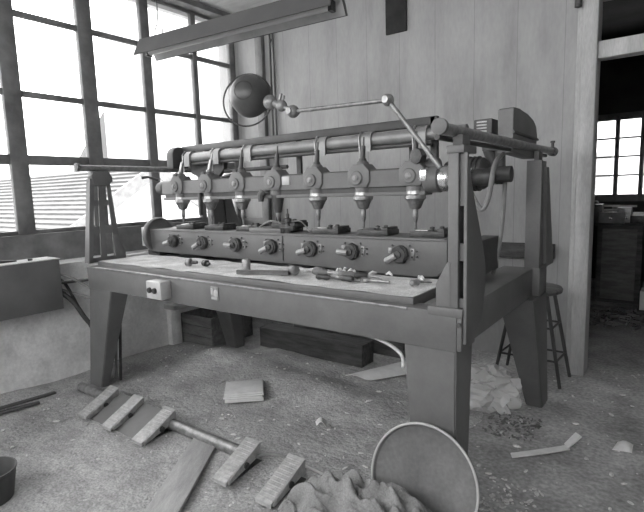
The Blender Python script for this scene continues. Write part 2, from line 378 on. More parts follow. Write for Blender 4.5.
m.box((-.818, 1.995, 1.69), (-.742, 2.15, 1.722), .004); m.box((-.805, 2.03, 1.72), (-.76, 2.12, 1.77), .004)
m.prism([(-.865, 1.03), (-.80, 1.03), (-.80, 1.23), (-.812, 1.23), (-.865, 1.13)], 1, 1.998, 2.04, .002)
m.build('post', 'paint', MA)
# web plate with bulging rear edge on the near right post
pl = [(1.998, 1.69), (2.01, 1.69)] + [(v.y, v.z) for v in spline([(0, 2.02, 1.67), (0, 2.057, 1.56), (0, 2.142, 1.40), (0, 2.206, 1.28), (0, 2.245, 1.18), (0, 2.24, 1.07), (0, 2.20, .95), (0, 2.10, .895), (0, 2.0, .875)], 5)]
MB().prism(pl, 0, -.742, -.727, .003).build('side_web', 'paint', MA)
for x0, x1, y in ((-.82, -.73, 3.3), (-3.87, -3.78, 3.3)):
    m = MB(); m.box((x0, y, 1.0), (x1, y + .03, 1.70), .003); m.box((x0 + .04, y + .03, 1.0), (x0 + .07, y + .22, 1.70), .003)
    m.hexa([(x0 + .02, y + .2, 1.0), (x1, y + .2, 1.0), (x1, y + .42, 1.0), (x0 + .02, y + .42, 1.0), (x0 + .02, y + .14, 1.66), (x1, y + .14, 1.66), (x1, y + .2, 1.66), (x0 + .02, y + .2, 1.66)])
    m.box((x0 - .005, y - .005, .84), (x1 + .005, y + .2, 1.02), .003)
    m.box((x0 + .03, y + .05, 1.69), (x1 - .03, y + .15, 1.76), .003)
    m.build('post', 'paint', MA)
# rails along the ends
for x, ya, yb in ((-.80, 1.89, 3.93), (-3.84, 2.0, 3.6)):
    r = MB().lathe([(.024, 0), (.024, yb - ya)], (x, ya, 1.785), (0, 1, 0), 16).build('rail', 'alu', MA)
    MB().lathe([(.0, -.008), (.02, -.008), (.033, -.004), (.033, .016), (.03, .02), (.024, .02)], (x, ya - .01, 1.79), (0, 1, 0), 20).build('end_cap', 'paint', r)
    if x > -1:
        MB().lathe([(.012, 0), (.012, yb - ya - .1)], (x - .035, ya + .05, 1.755), (0, 1, 0), 10).build('rod', 'paint_dark', r)
        MB().lathe([(.014, 0), (.034, .004), (.034, .06), (.02, .065), (.02, .1), (0, .1)], (x, yb - .03, 1.785), (0, 1, 0), 14).build('clamp', 'iron', r)
        MB().lathe([(.01, 0), (.01, .04), (.016, .042), (.016, .055), (0, .058)], (x, yb, 1.805), (0, 0, 1), 8).build('screw', 'iron', r)

# spindle beam
XK = [-3.54 + .37 * i for i in range(7)]
b = MB(); b.prism([(2.70, 1.565), (2.82, 1.565), (2.82, 1.665), (2.80, 1.675), (2.72, 1.675), (2.70, 1.665)], 0, -3.76, -1.22, .003)
b.box((-3.75, 2.725, 1.53), (-1.22, 2.80, 1.566)); b.box((-3.75, 2.705, 1.508), (-1.24, 2.815, 1.531), .003)
b.build('spindle_beam', 'paint', MA)
MB().box((-3.745, 2.722, 1.532), (-1.25, 2.728, 1.564)).build('recess_shade', 'guard', MA)  # dark strip puts the shade of the beam recess into its colour
MB().lathe([(.03, 0), (.055, .01), (.06, .03), (.06, .09), (.045, .11), (.04, .13)], (-3.87, 2.76, 1.615), (1, 0, 0), 18).build('end_knob', 'paint_dark', MA)
MB().tube([(-3.83, 2.72, 1.69), (-3.89, 2.66, 1.72), (-3.93, 2.62, 1.715)], [.012, .01, .014], 8).build('clamp_lever', 'iron', MA)
e = MB(); e.lathe([(.075, 0), (.08, .01), (.08, .085), (.07, .09)], (-1.25, 2.76, 1.60), (1, 0, 0), 24); e.lathe([(.055, 0), (.055, .09)], (-1.28, 2.79, 1.67), (1, 0, 0), 16)
e.build('bearing_sleeve', 'paint', MA)
e = MB(); e.ball((-1.13, 2.755, 1.60), .075, (.9, 1, 1), 24); e.lathe([(.05, 0), (.062, .006), (.062, .05), (.045, .06), (.045, .12)], (-1.10, 2.78, 1.61), (1, 0, 0), 24)
e.build('end_bearing', 'bright', MA)
MB().lathe([(.05, 0), (.05, .12)], (-1.0, 2.82, 1.60), (1, 0, 0), 20).build('end_shaft', 'iron', MA)
MB().box((-2.34, 2.692, 1.60), (-2.27, 2.70, 1.66), .002).build('nameplate', 'light_paint', MA)
def spindle(x, kind):
    y = 2.745; m = MB()
    m.prism([(x - .082, 1.60), (x - .06, 1.565), (x + .06, 1.565), (x + .082, 1.60), (x + .082, 1.668), (x + .04, 1.712), (x - .04, 1.712), (x - .082, 1.668)], 1, 2.684, 2.806, .008)
    m.lathe([(.054, 1.57), (.054, 1.53)], (x, y, 0), (0, 0, 1), 20); m.lathe([(.042, 1.71), (.04, 1.722), (.026, 1.735), (.02, 1.75)], (x, y, 0), (0, 0, 1), 16)
    m.lathe([(.045, 0), (.045, .01), (.04, .014)], (x - .012, 2.686, 1.625), (0, -1, 0), 20)
    s = m.build('spindle', 'paint', MA, loc=(x, y, 1.6))
    if kind != 3:
        MB().lathe([(.05, 1.545), (.055, 1.532), (.057, 1.515), (.064, 1.508), (.064, 1.487), (.054, 1.478), (.046, 1.462), (.036, 1.435), (.026, 1.425), (.0, 1.425)], (x, y, 0), (0, 0, 1), 24).build('bell', 'steel', s, loc=(x, y, 1.5))
    else:
        MB().lathe([(.045, 1.54), (.046, 1.50), (.032, 1.44), (.024, 1.40), (0, 1.40)], (x, y, 0), (0, 0, 1), 20).build('bell', 'paint_dark', s, loc=(x, y, 1.5))
    MB().lathe([(.016, 1.43), (.017, 1.37), (.012, 1.355), (.008, 1.34), (.007, 1.298), (0, 1.292)], (x, y, 0), (0, 0, 1), 12).build('chuck', 'steel', s, loc=(x, y, 1.4))
    MB().lathe([(.02, 0), (.02, .006), (.012, .009), (.012, .014), (0, .014)], (x - .012, 2.673, 1.625), (0, -1, 0), 16).build('face_bolt', 'shaft', s, loc=(x, y, 1.6))
    l = MB()
    top = (x + (.03 if kind < 2 else 0), y + .02, 1.885)
    l.tube([(x, y, 1.72), (x, y, 1.75)], [.032, .022], 12); l.tube([(x, y, 1.74), (x + (top[0] - x) * .6, y + .012, 1.83)], [.018, .015], 12)
    l.tube([(x + (top[0] - x) * .6, y + .012, 1.82), top], .006, 8)
    l.build('feed_rod', 'steel' if kind in (0, 1) else 'paint_dark', s, loc=(x, y, 1.8))
    return s
for i, x in enumerate(XK):
    s = spindle(x, i)
    if i == 6: MB().lathe([(.03, 0), (.046, .004), (.046, .05), (.036, .054)], (x + .035, 2.67, 1.735), (.3, 1, 0), 8).build('clamp_knob', 'iron', s)
    if i in (0, 1, 2): MB().lathe([(.02, 0), (.036, .004), (.036, .04), (.02, .05)], (x - .03, 2.70, 1.70), (.2, 1, .3), 8).build('clamp_knob', 'paint_dark', s)
    if i == 6: MB().box((x + .06, 2.675, 1.59), (x + .10, 2.70, 1.655), .003).build('scale_plate', 'bright', s)
m = MB(); m.tube([(-2.515, 2.685, 1.56), (-2.53, 2.67, 1.53), (-2.53, 2.67, 1.485)], [.03, .028, .02], 10); m.build('oil_cup', 'guard', MA)
m = MB(); m.box((-3.26, 2.685, 1.38), (-3.235, 2.715, 1.565), .004); m.build('depth_stop', 'paint_dark', MA)

# drive shaft, saddles, guard
MB().lathe([(.040, 0), (.042, .01), (.042, 2.28), (.038, 2.3), (.038, 2.56)], (-3.62, 2.90, 1.878), (1, 0, 0), 20).build('drive_shaft', 'shaft', MA)
MB().lathe([(.014, 0), (.014, 2.35)], (-3.62, 2.88, 1.822), (1, 0, 0), 10).build('tie_rod', 'paint_dark', MA)
for i, x in enumerate((-3.575, -3.20, -2.825, -2.095, -1.725, -1.335)):
    m = MB(); arc = [(2.90 + .056 * math.cos(a), 1.878 + .056 * math.sin(a)) for a in [math.radians(d) for d in range(-10, 191, 20)]]
    inn = [(2.90 + .045 * math.cos(a), 1.878 + .045 * math.sin(a)) for a in [math.radians(d) for d in range(190, -11, -20)]]
    m.prism(arc + [(2.844, 1.80)] + [(2.855, 1.80)] + inn, 0, x - .036, x + .036)
    m.build('saddle', 'shaft', MA)
    MB().tube([(x - .045, 2.85, 1.75), (x - .05, 2.842, 1.9), (x - .045, 2.87, 1.935)], .007, 6).build('fork', 'steel', MA)
g_ = MB(); g_.box((-3.74, 2.93, 1.935), (-1.275, 2.99, 1.99), .003); g_.prism([(-1.305, 1.62), (-1.265, 1.62), (-1.265, 1.99), (-1.305, 1.99)], 1, 2.93, 2.97)
g_.build('belt_guard', 'guard', MA)
pts = [(2.90 + .085 * math.cos(math.radians(a)) * 1.0, 1.90 + .085 * math.sin(math.radians(a))) for a in range(0, 181, 20)] + [(2.815, 1.79), (2.985, 1.79)]
MB().prism(pts, 0, -3.82, -3.73, .006).build('guard_end', 'paint_dark', MA)
m = MB(); m.prism([(-3.64, 1.83), (-3.18, 1.83), (-3.2, 1.76), (-3.32, 1.66), (-3.40, 1.66), (-3.62, 1.74)], 1, 2.93, 2.97); m.build('gusset', 'guard', MA)
m = MB(); m.tube([(-3.2, 2.95, 1.745), (-2.5, 2.95, 1.745)], .016, 10); m.tube([(-3.32, 2.86, 1.66), (-3.05, 2.88, 1.70), (-2.95, 2.93, 1.745)], .018, 8); m.build('linkage', 'paint_dark', MA)
for x in (-3.45, -2.4, -1.45): MB().prism([(2.80, 1.60), (2.99, 1.60), (2.99, 1.94), (2.965, 1.94), (2.965, 1.63), (2.80, 1.63)], 0, x - .02, x + .02).build('bracket', 'paint_dark', MA)
# junction box, belt casing, motor
m = MB(); m.box((-1.05, 2.98, 1.85), (-.94, 3.10, 1.945), .006); m.build('junction_box', 'paint_dark', MA)
m = MB()
for i in range(4): vs_ = m.box((-1.03, 2.974, 1.87 + i * .018), (-.97, 2.98, 1.878 + i * .018)).build('vent_slat', 'alu', MA); m = MB()
m.bm.free()
pf = [(2.97, 1.74), (3.50, 1.72)] + [(3.535, 1.87), (3.50, 1.93), (3.44, 1.96), (3.30, 1.985), (3.10, 1.998), (3.0, 1.995), (2.97, 1.985)]
MB().prism(pf, 0, -.905, -.815, .008).build('belt_casing', 'paint', MA)
MB().prism([(2.96, 1.845), (3.535, 1.838), (3.535, 1.85), (2.96, 1.86)], 0, -.815, -.806).build('casing_seam', 'paint_dark', MA)
m = MB(); m.tube([(-.97, 2.99, 1.79), (-.94, 3.02, 1.68), (-.92, 3.03, 1.57)], .034, 12); m.tube([(-.90, 3.0, 1.79), (-.90, 3.02, 1.68), (-.90, 3.03, 1.56)], .03, 12); m.box((-.99, 2.96, 1.755), (-.85, 3.08, 1.79), .004); m.lathe([(.045, 0), (.047, .02), (.047, .14)], (-.96, 2.97, 1.615), (1, 0, 0), 16)
m.build('hose_manifold', 'paint_dark', MA)
mo = MB().lathe([(.045, 0), (.08, .01), (.095, .04), (.095, .24), (.08, .26), (.05, .27)], (-1.22, 2.97, 1.625), (1, 0, 0), 22).build('motor', 'guard', MA)
mm = MB()
for i in range(7): mm.lathe([(.095, 0), (.105, .002), (.105, .01), (.095, .012)], (-1.17 + i * .026, 2.97, 1.625), (1, 0, 0), 22)
mm.build('cooling_fin', 'iron', mo)
MB().tube(spline([(-.85, 2.90, 1.73), (-.81, 2.62, 1.657), (-.83, 2.60, 1.50), (-.861, 2.6, 1.43), (-.893, 2.6, 1.457), (-.935, 2.6, 1.54), (-.98, 2.62, 1.62)], 6), .013, 8).build('hose', 'hose', MA)
MB().tube(spline([(-.865, 3.0, 1.58), (-.873, 3.0, 1.376), (-.893, 3.0, 1.188), (-.93, 3.0, 1.0)], 6), .013, 8).build('hose', 'hose', MA)
MB().box((-1.0, 2.58, 1.05), (-.9, 3.02, 1.25), .004).build('cradle_end', 'paint_dark', MA)
# cradle (box beam carrying the work)
c = MB(); c.prism([(-3.83, 1.06), (-2.2, 1.05), (-1.25, 1.035), (-1.12, 1.045), (-1.06, 1.10), (-1.06, 1.257), (-3.84, 1.257)], 1, 2.60, 2.88, .004)
c.box((-3.84, 2.595, 1.245), (-1.07, 2.885, 1.262), .003)
c.build('cradle', 'paint', MA)
MB().box((-2.276, 2.594, 1.07), (-2.27, 2.602, 1.245)).build('seam', 'guard', MA)
MB().box((-2.6, 2.60, 1.262), (-2.29, 2.86, 1.295), .004).build('riser_plate', 'paint', MA)
m = MB(); m.lathe([(.14, 0), (.158, .008), (.163, .02), (.163, .04), (.155, .055), (.145, .057), (.14, .045), (.05, .04)], (-3.88, 2.70, 1.195), (1, 0, 0), 40); m.lathe([(.02, -.01), (.03, -.01), (.03, .02)], (-3.89, 2.68, 1.2), (1, 0, 0), 12)
m.build('end_disc', 'paint', MA)
MB().box((-4.0, 2.62, 1.10), (-3.89, 2.70, 1.27), .004).build('end_bracket', 'light_paint', MA)
m = MB(); m.box((-3.98, 2.66, 1.0), (-3.80, 2.90, 1.06), .004); m.build('bearing_foot', 'paint_dark', MA)
# seven indexing dials on the face and seven work clamps on top
for i, x in enumerate((-3.49, -3.115, -2.735, -2.37, -2.02, -1.685, -1.345)):
    y = 2.60; z = 1.165; d = MB()
    n = 8 if i % 2 else 14
    d.lathe([(.052, 0), (.054, .006), (.054, .032), (.046, .038), (.046, .044)], (x, y, z), (0, -1, 0), n); d.lathe([(.022, .044), (.022, .055), (.01, .058), (0, .058)], (x, y, z), (0, -1, 0), 12)
    dl = d.build('indexing_dial', 'iron', MA)
    hv = MB(); a = math.radians(195 + 14 * math.sin(i * 2.3)); L = .085
    hv.tube([(x - .01, y - .05, z - .005), (x + L * math.cos(a) * .6, y - .052, z + L * math.sin(a) * .6), (x + L * math.cos(a), y - .045, z + L * math.sin(a))], [.02, .018, .021], 8)
    hv.build('lever', 'shaft', dl)
    MB().box((x + .062, y - .006, z - .03), (x + .088, y, z + .035), .002).build('index_plate', 'alu', dl); MB().box((x - .085, y - .006, z + .0), (x - .06, y, z + .035), .002).build('index_plate', 'alu', dl)
    for dx, dz in ((.075, .022), (.075, -.015), (-.055, .05), (.06, .052), (.105, .02), (.105, -.012)): MB().lathe([(.006, 0), (.006, .008), (0, .009)], (x + dx, y - .004, z + dz), (0, -1, 0), 6).build('screw', 'iron', dl)
for i, x in enumerate(XK):
    zt = 1.262 if i != 3 else 1.295; cl = MB(); x0 = x
    cl.box((x0, 2.66, zt), (x0 + .22, 2.82, zt + .034), .004); cl.box((x0 + .17, 2.67, zt + .02), (x0 + .215, 2.81, zt + .05), .004)
    cl.lathe([(.011, 0), (.011, .025), (.015, .027), (.015, .036), (0, .04)], (x0 + .12, 2.72, zt + .02), (0, 0, 1), 8)
    cl.lathe([(.011, 0), (.011, .02), (.015, .022), (.015, .032), (0, .035)], (x0 + .19, 2.70, zt + .03), (0, 0, 1), 8)
    w_ = cl.build('work_clamp', 'iron', MA)
    MB().box((x0 + .02, 2.70, zt + .028), (x0 + .10, 2.78, zt + .04), .003).build('jaw', 'paint_dark' if i % 2 else 'steel', w_)
m = MB(); m.lathe([(.03, 0), (.03, .03), (.02, .035), (.018, .07), (.028, .075), (.028, .1), (.012, .105), (.012, .13), (.005, .14), (.005, .17)], (-2.27, 2.66, 1.262), (0, 0, 1), 12); m.box((-2.33, 2.64, 1.28), (-2.21, 2.68, 1.31), .003)
tp_ = m.build('tracer_point', 'iron', MA)
MB().tube(spline([(-2.3, 2.63, 1.33), (-2.42, 2.64, 1.345), (-2.52, 2.63, 1.30)], 6), .006, 6).build('cable', 'steel', tp_)
MB().tube(spline([(-2.24, 2.66, 1.34), (-2.15, 2.66, 1.345), (-2.08, 2.66, 1.275)], 6), .005, 6).build('cable', 'steel', tp_)
# switch box and emblem on the apron
s = MB().box((-2.905, 1.905, .865), (-2.745, 1.99, .985), .006).build('switch_box', 'light_paint', MA)
for dx in (.045, .1): MB().lathe([(.019, 0), (.019, .012), (.016, .016), (0, .018)], (-2.905 + dx, 1.905, .925), (0, -1, 0), 14).build('push_button', 'rubber', s)
e = MB(); e.box((-2.345, 1.984, .9), (-2.275, 1.99, .985), .003)
em = e.build('emblem', 'alu', MA)
e = MB(); e.lathe([(.022, 0), (.022, .004), (.015, .006), (0, .006)], (-2.295, 1.985, .945), (0, -1, 0), 12); e.box((-2.337, 1.979, .935), (-2.318, 1.985, .975)); e.box((-2.335, 1.98, .908), (-2.285, 1.985, .918)); e.build('relief', 'light_paint', em)
MB().tube(spline([(-1.45, 2.06, .83), (-1.2, 2.05, .815), (-1.06, 2.03, .77), (-1.02, 1.985, .72)], 6), .009, 8).build('supply_cable', 'cable', MA)
MB().tube(spline([(-2.82, 2.0, .84), (-2.6, 2.03, .828), (-1.9, 2.04, .826), (-1.5, 2.06, .83)], 6), .008, 8).build('supply_cable', 'cable', MA)
for dx in (0, .035): MB().tube(spline([(-3.70 + dx * 1.5, 2.16, .835), (-3.74 + dx * 1.6, 2.15, .5), (-3.80 + dx * 2, 2.14, .03)], 6), .012, 8).build('supply_cable', 'rubber' if dx else 'hose', MA)

# ================================================================== ARTICULATED LAMP clamped to the beam end
LY = 2.6
LA = thing('workshop_lamp', 'dark round articulated workshop lamp on jointed arm above the machine', 'lamp', (-1.11, 2.62, 1.67))
P_elb = Vector((-1.421, LY, 2.061)); P1 = Vector((-2.136, LY, 2.08))
MB().tube([(-1.11, 2.62, 1.66), P_elb], .014, 12).build('lower_arm', 'alu', LA)
MB().tube([P_elb, P1], .013, 12).build('upper_arm', 'alu', LA)
MB().ball(P_elb, .036, n=20).lathe([(.02, -.04), (.02, .04)], P_elb, (0, 1, 0), 14).build('joint', 'steel', LA)
MB().ball(P1, .043, n=20).lathe([(.02, -.05), (.02, .05)], P1, (0, 1, 0), 14).build('joint', 'alu', LA)
MB().ball((-2.235, LY, 2.13), .04, n=20).tube([P1, (-2.235, LY, 2.13)], .016, 10).tube([(-2.23, LY, 2.14), (-2.19, LY - .02, 2.185)], .007, 6).build('joint', 'alu', LA)
MB().ball((-2.335, LY, 2.165), .05, n=20).tube([(-2.235, LY, 2.13), (-2.335, LY, 2.165)], [.018, .03], 10).tube([(-2.25, LY - .01, 2.15), (-2.235, LY, 2.21)], [.01, .012], 8).build('lamp_holder', 'alu', LA)
# the shade: a deep dome, seen from behind and the side; opening faces the window side
ax = Vector((-.35, .80, -.12)).normalized(); cc = Vector((-2.535, LY, 2.24))
prof = [(0, -.12), (.045, -.115), (.09, -.092), (.122, -.058), (.14, -.015), (.146, .03), (.148, .05), (.143, .05), (.14, .03), (.134, -.013), (.115, -.052), (.085, -.083), (0, -.108)]
sh = MB().lathe(prof, cc, ax, 40).build('lamp_shade', 'lamp_shade', LA)
MB().lathe([(.06, -.106), (.063, -.109), (.067, -.106), (.064, -.102)], cc, ax, 40).build('highlight_ring', 'iron', sh)  # added ring stands in for an arc highlight on the dome
u = ax.orthogonal().normalized(); v = ax.cross(u)
MB().tube([Vector((-2.555, LY - .01, 2.215)) + (u * math.cos(a) + v * math.sin(a)) * .186 + ax * .03 for a in [2 * PI * i / 48 for i in range(48)]], .006, 8, closed=True).build('wire_ring', 'iron', LA)
MB().ball(cc + ax * .0, .04, n=14).build('bulb', 'tube', LA)

# ================================================================== FLUORESCENT FIXTURE
FA = thing('fluorescent_fixture', 'grey twin flap strip light hanging by wires from the ceiling', 'light', (-2.3, 2.2, 2.5))
ang = math.atan2(.145, 1.544)
def fx(p):  # local (along, across, up) -> world
    a, c_, z = p; return (-2.31 + a * math.cos(ang) - c_ * math.sin(ang), 2.225 + a * math.sin(ang) + c_ * math.cos(ang), 2.5 + z)
def fbox(m, a0, a1, prof):
    A = [m.bm.verts.new(fx((a0, y, z))) for y, z in prof]; B = [m.bm.verts.new(fx((a1, y, z))) for y, z in prof]; n = len(prof)
    m.bm.faces.new(A); m.bm.faces.new(B[::-1])
    for i in range(n): m.bm.faces.new([A[i], B[i], B[(i + 1) % n], A[(i + 1) % n]])
L2 = .77
m = MB(); fbox(m, -L2, L2, [(-.095, 0), (-.10, .004), (-.045, .115), (.045, .115), (.10, .004), (.095, 0), (.038, .105), (-.038, .105)])
m.build('reflector', 'reflector', FA)
m = MB(); fbox(m, -L2 + .01, L2 - .01, [(-.091, .004), (-.037, .104), (.037, .104), (.091, .004), (.089, .003), (.035, .101), (-.035, .101), (-.089, .003)]); m.build('reflector_lining', 'light_paint', FA)
m = MB(); fbox(m, -L2 + .03, L2 - .02, [(-.03, .06), (-.03, .1005), (.03, .1005), (.03, .06)]); m.build('ballast_channel', 'light_paint', FA)
m = MB(); m.tube([fx((-L2 + .05, .0, .03)), fx((L2 - .05, .0, .03))], .019, 16); m.build('tube', 'tube', FA)
m = MB()
for a in (-L2 + .035, L2 - .045): m.box((0, 0, 0), (.001, .001, .001)); fbox(m, a - .012, a + .012, [(-.022, .005), (-.022, .06), (.022, .06), (.022, .005)])
m.bm.verts.ensure_lookup_table()
dead = [v for v in m.bm.verts if v.co.length < .01]; bmesh.ops.delete(m.bm, geom=dead, context='VERTS')
m.build('tube_socket', 'iron', FA)
for a in (-.62, .62):
    top = fx((a, 0, .115)); T = Vector(top)
    w_ = MB().tube([T + Vector((0, 0, .1)), (T.x, T.y, ZC)], .004, 6).build('hanging_wire', 'iron', FA)
    MB().tube([T + Vector((-.045, 0, -.01)), T + Vector((-.04, 0, .05)), T + Vector((0, 0, .105)), T + Vector((.04, 0, .05)), T + Vector((.045, 0, -.01))], .004, 6).build('hook', 'steel', w_)

# ================================================================== BACK WALL FITTINGS
o = MB().tube(spline([(-3.985, 4.47, .02), (-3.985, 4.47, 3.15), (-3.98, 4.47, 3.27), (-3.96, 4.47, 3.30), (-3.94, 4.47, 3.27), (-3.935, 4.47, 3.15), (-3.935, 4.47, .02)], 5), .011, 8).build('conduit', 'guard')
tag(o, 'thin dark conduit looping up the back wall beside the dark corner post', 'pipe')
o = MB().box((-4.0, 4.45, 1.98), (-3.92, 4.5, 2.02), .004).build('pipe_clip', 'iron', o)
t = MB().box((-2.465, 4.475, 3.05), (-2.24, 4.5, 3.42), .006).build('vent', 'black'); tag(t, 'black rectangular vent high on the back wall', 'vent')
t = MB().box((-1.6, 4.42, .92), (-.87, 4.5, 1.045), .004).build('wall_rail', 'wood_dark'); tag(t, 'dark wooden rail fixed low across the back wall by the rear post', 'rail')
t = MB().lathe([(.016, 0), (.016, .12), (.026, .13), (.026, .18), (0, .19)], (-.72, 4.26, 3.0), (0, 0, -1), 10).build('wall_switch', 'iron')
t.location = (0, 0, 0.03); tag(t, 'small dark pull switch at the top of the door jamb', 'switch')

# ================================================================== LEFT SIDE: steel cabinet on the wall with hoses
CB = thing('wall_cabinet', 'plain grey sheet metal cabinet fixed under the left window', 'cabinet', (-4.15, 1.45, .66))
MB().box((-4.25, .2, .66), (-4.05, 1.89, 1.068), .004).build('body', 'grey_box', CB)
m = MB().box((-4.27, .2, 1.068), (-4.045, 1.895, 1.076), .002).build('lid', 'dustcap', CB)
t = MB().prism([(1.30, 1.077), (1.62, 1.077), (1.62, 1.085), (1.45, 1.10), (1.36, 1.14), (1.34, 1.135)], 0, -4.22, -4.16).build('scrap_metal', 'iron'); tag(t, 'bent strip of dark scrap metal lying on the wall cabinet', 'scrap')
t = MB().lathe([(.018, 0), (.018, .014), (.01, .016), (0, .016)], (-4.12, 1.70, 1.0765), (0, 0, 1), 8).build('hex_nut', 'iron'); tag(t, 'small dark hexagonal nut lying on the wall cabinet', 'nut')
for i, (pts, mt, lb) in enumerate((
    ([(-4.10, 1.89, .95), (-4.05, 2.0, .88), (-3.98, 2.12, .78), (-3.92, 2.25, .72)], 'hose', 'upper grey hose leaving the end of the wall cabinet'),
    ([(-4.15, 1.89, .86), (-4.1, 2.0, .86), (-4.0, 2.12, .87), (-3.93, 2.25, .88)], 'rubber', 'black hose running level from cabinet behind the left leg'),
    ([(-4.12, 1.89, .80), (-4.06, 1.97, .70), (-4.0, 2.03, .55), (-3.97, 2.10, .42), (-4.0, 2.15, .2)], 'rubber', 'thick black hose drooping from cabinet to the floor'),
    ([(-4.2, 1.89, .82), (-4.12, 2.0, .76), (-4.0, 2.13, .70), (-3.93, 2.25, .68)], 'hose', 'middle grey hose crossing the white wall behind the left leg'),
    ([(-4.18, 1.89, .90), (-4.15, 1.96, .85), (-4.08, 2.03, .62), (-4.02, 2.10, .40), (-4.06, 2.15, .1)], 'rubber', 'thin black hose twisted beside the thick drooping one'))):
    t = MB().tube(spline(pts, 6), (.012, .013, .02, .012, .012)[i], 8).build('hose', mt); tag(t, lb, 'hose', 'hoses at the wall cabinet')
# low plinth with cap
PL = thing('masonry_plinth', 'small white masonry plinth with pale cap slab below the switch box', 'plinth', (-4.2, 3.05, 0))
MB().box((-4.25, 3.0, 0), (-4.18, 3.125, .40), .004).build('base', 'plaster', PL); MB().box((-4.25, 2.97, .40), (-4.08, 3.30, .45), .006).build('cap_slab', 'light_paint', PL)
# crate and timbers beneath
CR = thing('wooden_crate', 'low dark wooden crate on sawdust behind the machine near the plinth', 'crate', (-3.85, 3.45, 0))
for i in range(3): MB().box((-4.2, 3.15, .01 + i * .105), (-3.74, 3.17, .108 + i * .105), .002).build('board', 'wood', CR)
m = MB().box((-4.2, 3.7, .01), (-3.74, 3.72, .32)); m.box((-4.22, 3.15, .01), (-4.2, 3.72, .32)); m.box((-3.76, 3.17, .01), (-3.74, 3.72, .32)); m.box((-4.2, 3.17, .01), (-3.76, 3.7, .03)); m.build('shell', 'wood', CR)
t = MB().box((-3.42, 3.50, 0), (-2.2, 3.70, .20), .006).build('timber_beam', 'wood_dark'); tag(t, 'long squared timber lying on the floor behind the machine', 'timber')
t = MB().box((-3.3, 3.90, 0), (-2.0, 4.15, .24), .006).build('timber_beam', 'wood'); tag(t, 'thicker squared timber lying against the back behind the dark one', 'timber')
# cupboard in the dark behind
# ================================================================== STOOL
ST = thing('stool', 'tall round seated workshop stool against back wall behind rear leg', 'stool', (-.92, 4.10, 0))
cx, cy = -.935, 4.08
MB().lathe([(.0, .705), (.19, .705), (.205, .712), (.21, .735), (.20, .75), (0, .755)], (cx, cy, 0), (0, 0, 1), 28).build('seat', 'wood', ST)
ft = []
for a in (35, 125, 215, 305):
    a = math.radians(a + 8); tx, ty = cx + .17 * math.cos(a), cy + .15 * math.sin(a); bx, by = cx + .35 * math.cos(a), cy + .21 * math.sin(a); ft.append((tx, ty, bx, by))
    MB().tube([(bx, by, 0), (tx, ty, .72)], [.013, .015], 8).build('leg', 'guard', ST)
for i in range(4):
    def q(k, z): tx, ty, bx, by = ft[k % 4]; s_ = z / .72; return (bx + (tx - bx) * s_, by + (ty - by) * s_, z)
    for z_ in (.2, .45): MB().tube([q(i, z_), q(i + 1, z_)], .009, 6).build('stretcher', 'guard', ST)

# ================================================================== PEDAL BAR
MB_ = thing('pedal_bar', 'round steel bar on the floor carrying five ribbed foot pedals', 'pedals', (-2.7, 1.85, .0))
MB().lathe([(.03, 0), (.036, .003), (.036, 1.9), (.03, 1.905)], (-3.84, 1.862, .045), (1, 0, 0), 18).build('bar', 'alu', MB_)
for i, (x, dx) in enumerate(((-3.305, -.10), (-3.0, -.09), (-2.655, -.07), (-1.905, -.046), (-1.588, -.034))):
     # pedals lean slightly as the photograph shows them skewed towards -x at the rear
    m = MB(); th = .020; w2 = .052
    yf, yb, zf, zb = 1.59, 1.90, .05, .13
    m.hexa([(x - w2, yf, zf - th), (x + w2, yf, zf - th), (x + w2 + dx, yb, zb - th), (x - w2 + dx, yb, zb - th), (x - w2, yf, zf), (x + w2, yf, zf), (x + w2 + dx, yb, zb), (x - w2 + dx, yb, zb)])
    for k in range(1, 12):
        if i in (1,) and k > 7: continue
        s_ = k / 12; y = yf + (yb - yf) * s_; z = zf + (zb - zf) * s_; xx = x + dx * s_
        m.hexa([(xx - w2 + .008, y - .006, z - .003), (xx + w2 - .008, y - .006, z - .003), (xx + w2 - .008, y + .006, z), (xx - w2 + .008, y + .006, z), (xx - w2 + .008, y - .005, z + .002), (xx + w2 - .008, y - .005, z + .002), (xx + w2 - .008, y + .005, z + .004), (xx - w2 + .008, y + .005, z + .004)])
    for s_ in (-1, 1):
        xa = x + s_ * w2; m.hexa([(xa - .004, yf + .02, zf - th - .0), (xa + .004, yf + .02, zf - th), (xa + .004 + dx, yb, .055), (xa - .004 + dx, yb, .055), (xa - .004, yf + .02, zf), (xa + .004, yf + .02, zf), (xa + .004 + dx, yb, zb), (xa - .004 + dx, yb, zb)])
    pd = m.build('pedal', 'pedal', MB_)
    m = MB(); m.box((x - .045 + dx * .2, 1.63, .006), (x + .045 + dx * .5, 1.90, .02), .003); m.build('base_plate', 'paint_dark', pd)
    m = MB(); m.lathe([(.014, 0), (.018, .002), (.018, .012), (0, .014)], (x + w2 + dx * .45, 1.76, .062), (1, 0, 0), 10); m.box((x + dx * .45 - .04, 1.745, .015), (x + dx * .45 + .04, 1.775, .075)); m.build('hinge', 'rubber', pd)
for x0, x1 in ((-3.27, -3.06), (-2.97, -2.72)): MB().hexa([(x0, 1.63, .015), (x1, 1.63, .015), (x1 - .06, 1.90, .088), (x0 - .06, 1.90, .088), (x0, 1.63, .02), (x1, 1.63, .02), (x1 - .06, 1.90, .094), (x0 - .06, 1.90, .094)]).build('link_plate', 'grey_box', MB_)
MB().tube(spline([(-1.93, 1.80, .05), (-1.85, 1.90, .07), (-1.75, 1.94, .06), (-1.66, 1.86, .05)], 6), .008, 8).build('pedal_cable', 'hose', MB_)

# ================================================================== THINGS ON THE FLOOR
def yaw_box(name, m, c, size, a, bev=.003, tilt=0):
    b_ = MB().box([-s / 2 for s in size], [s / 2 for s in size], bev); o = b_.build(name, m); o.location = c; o.rotation_euler = (tilt, 0, a); return o
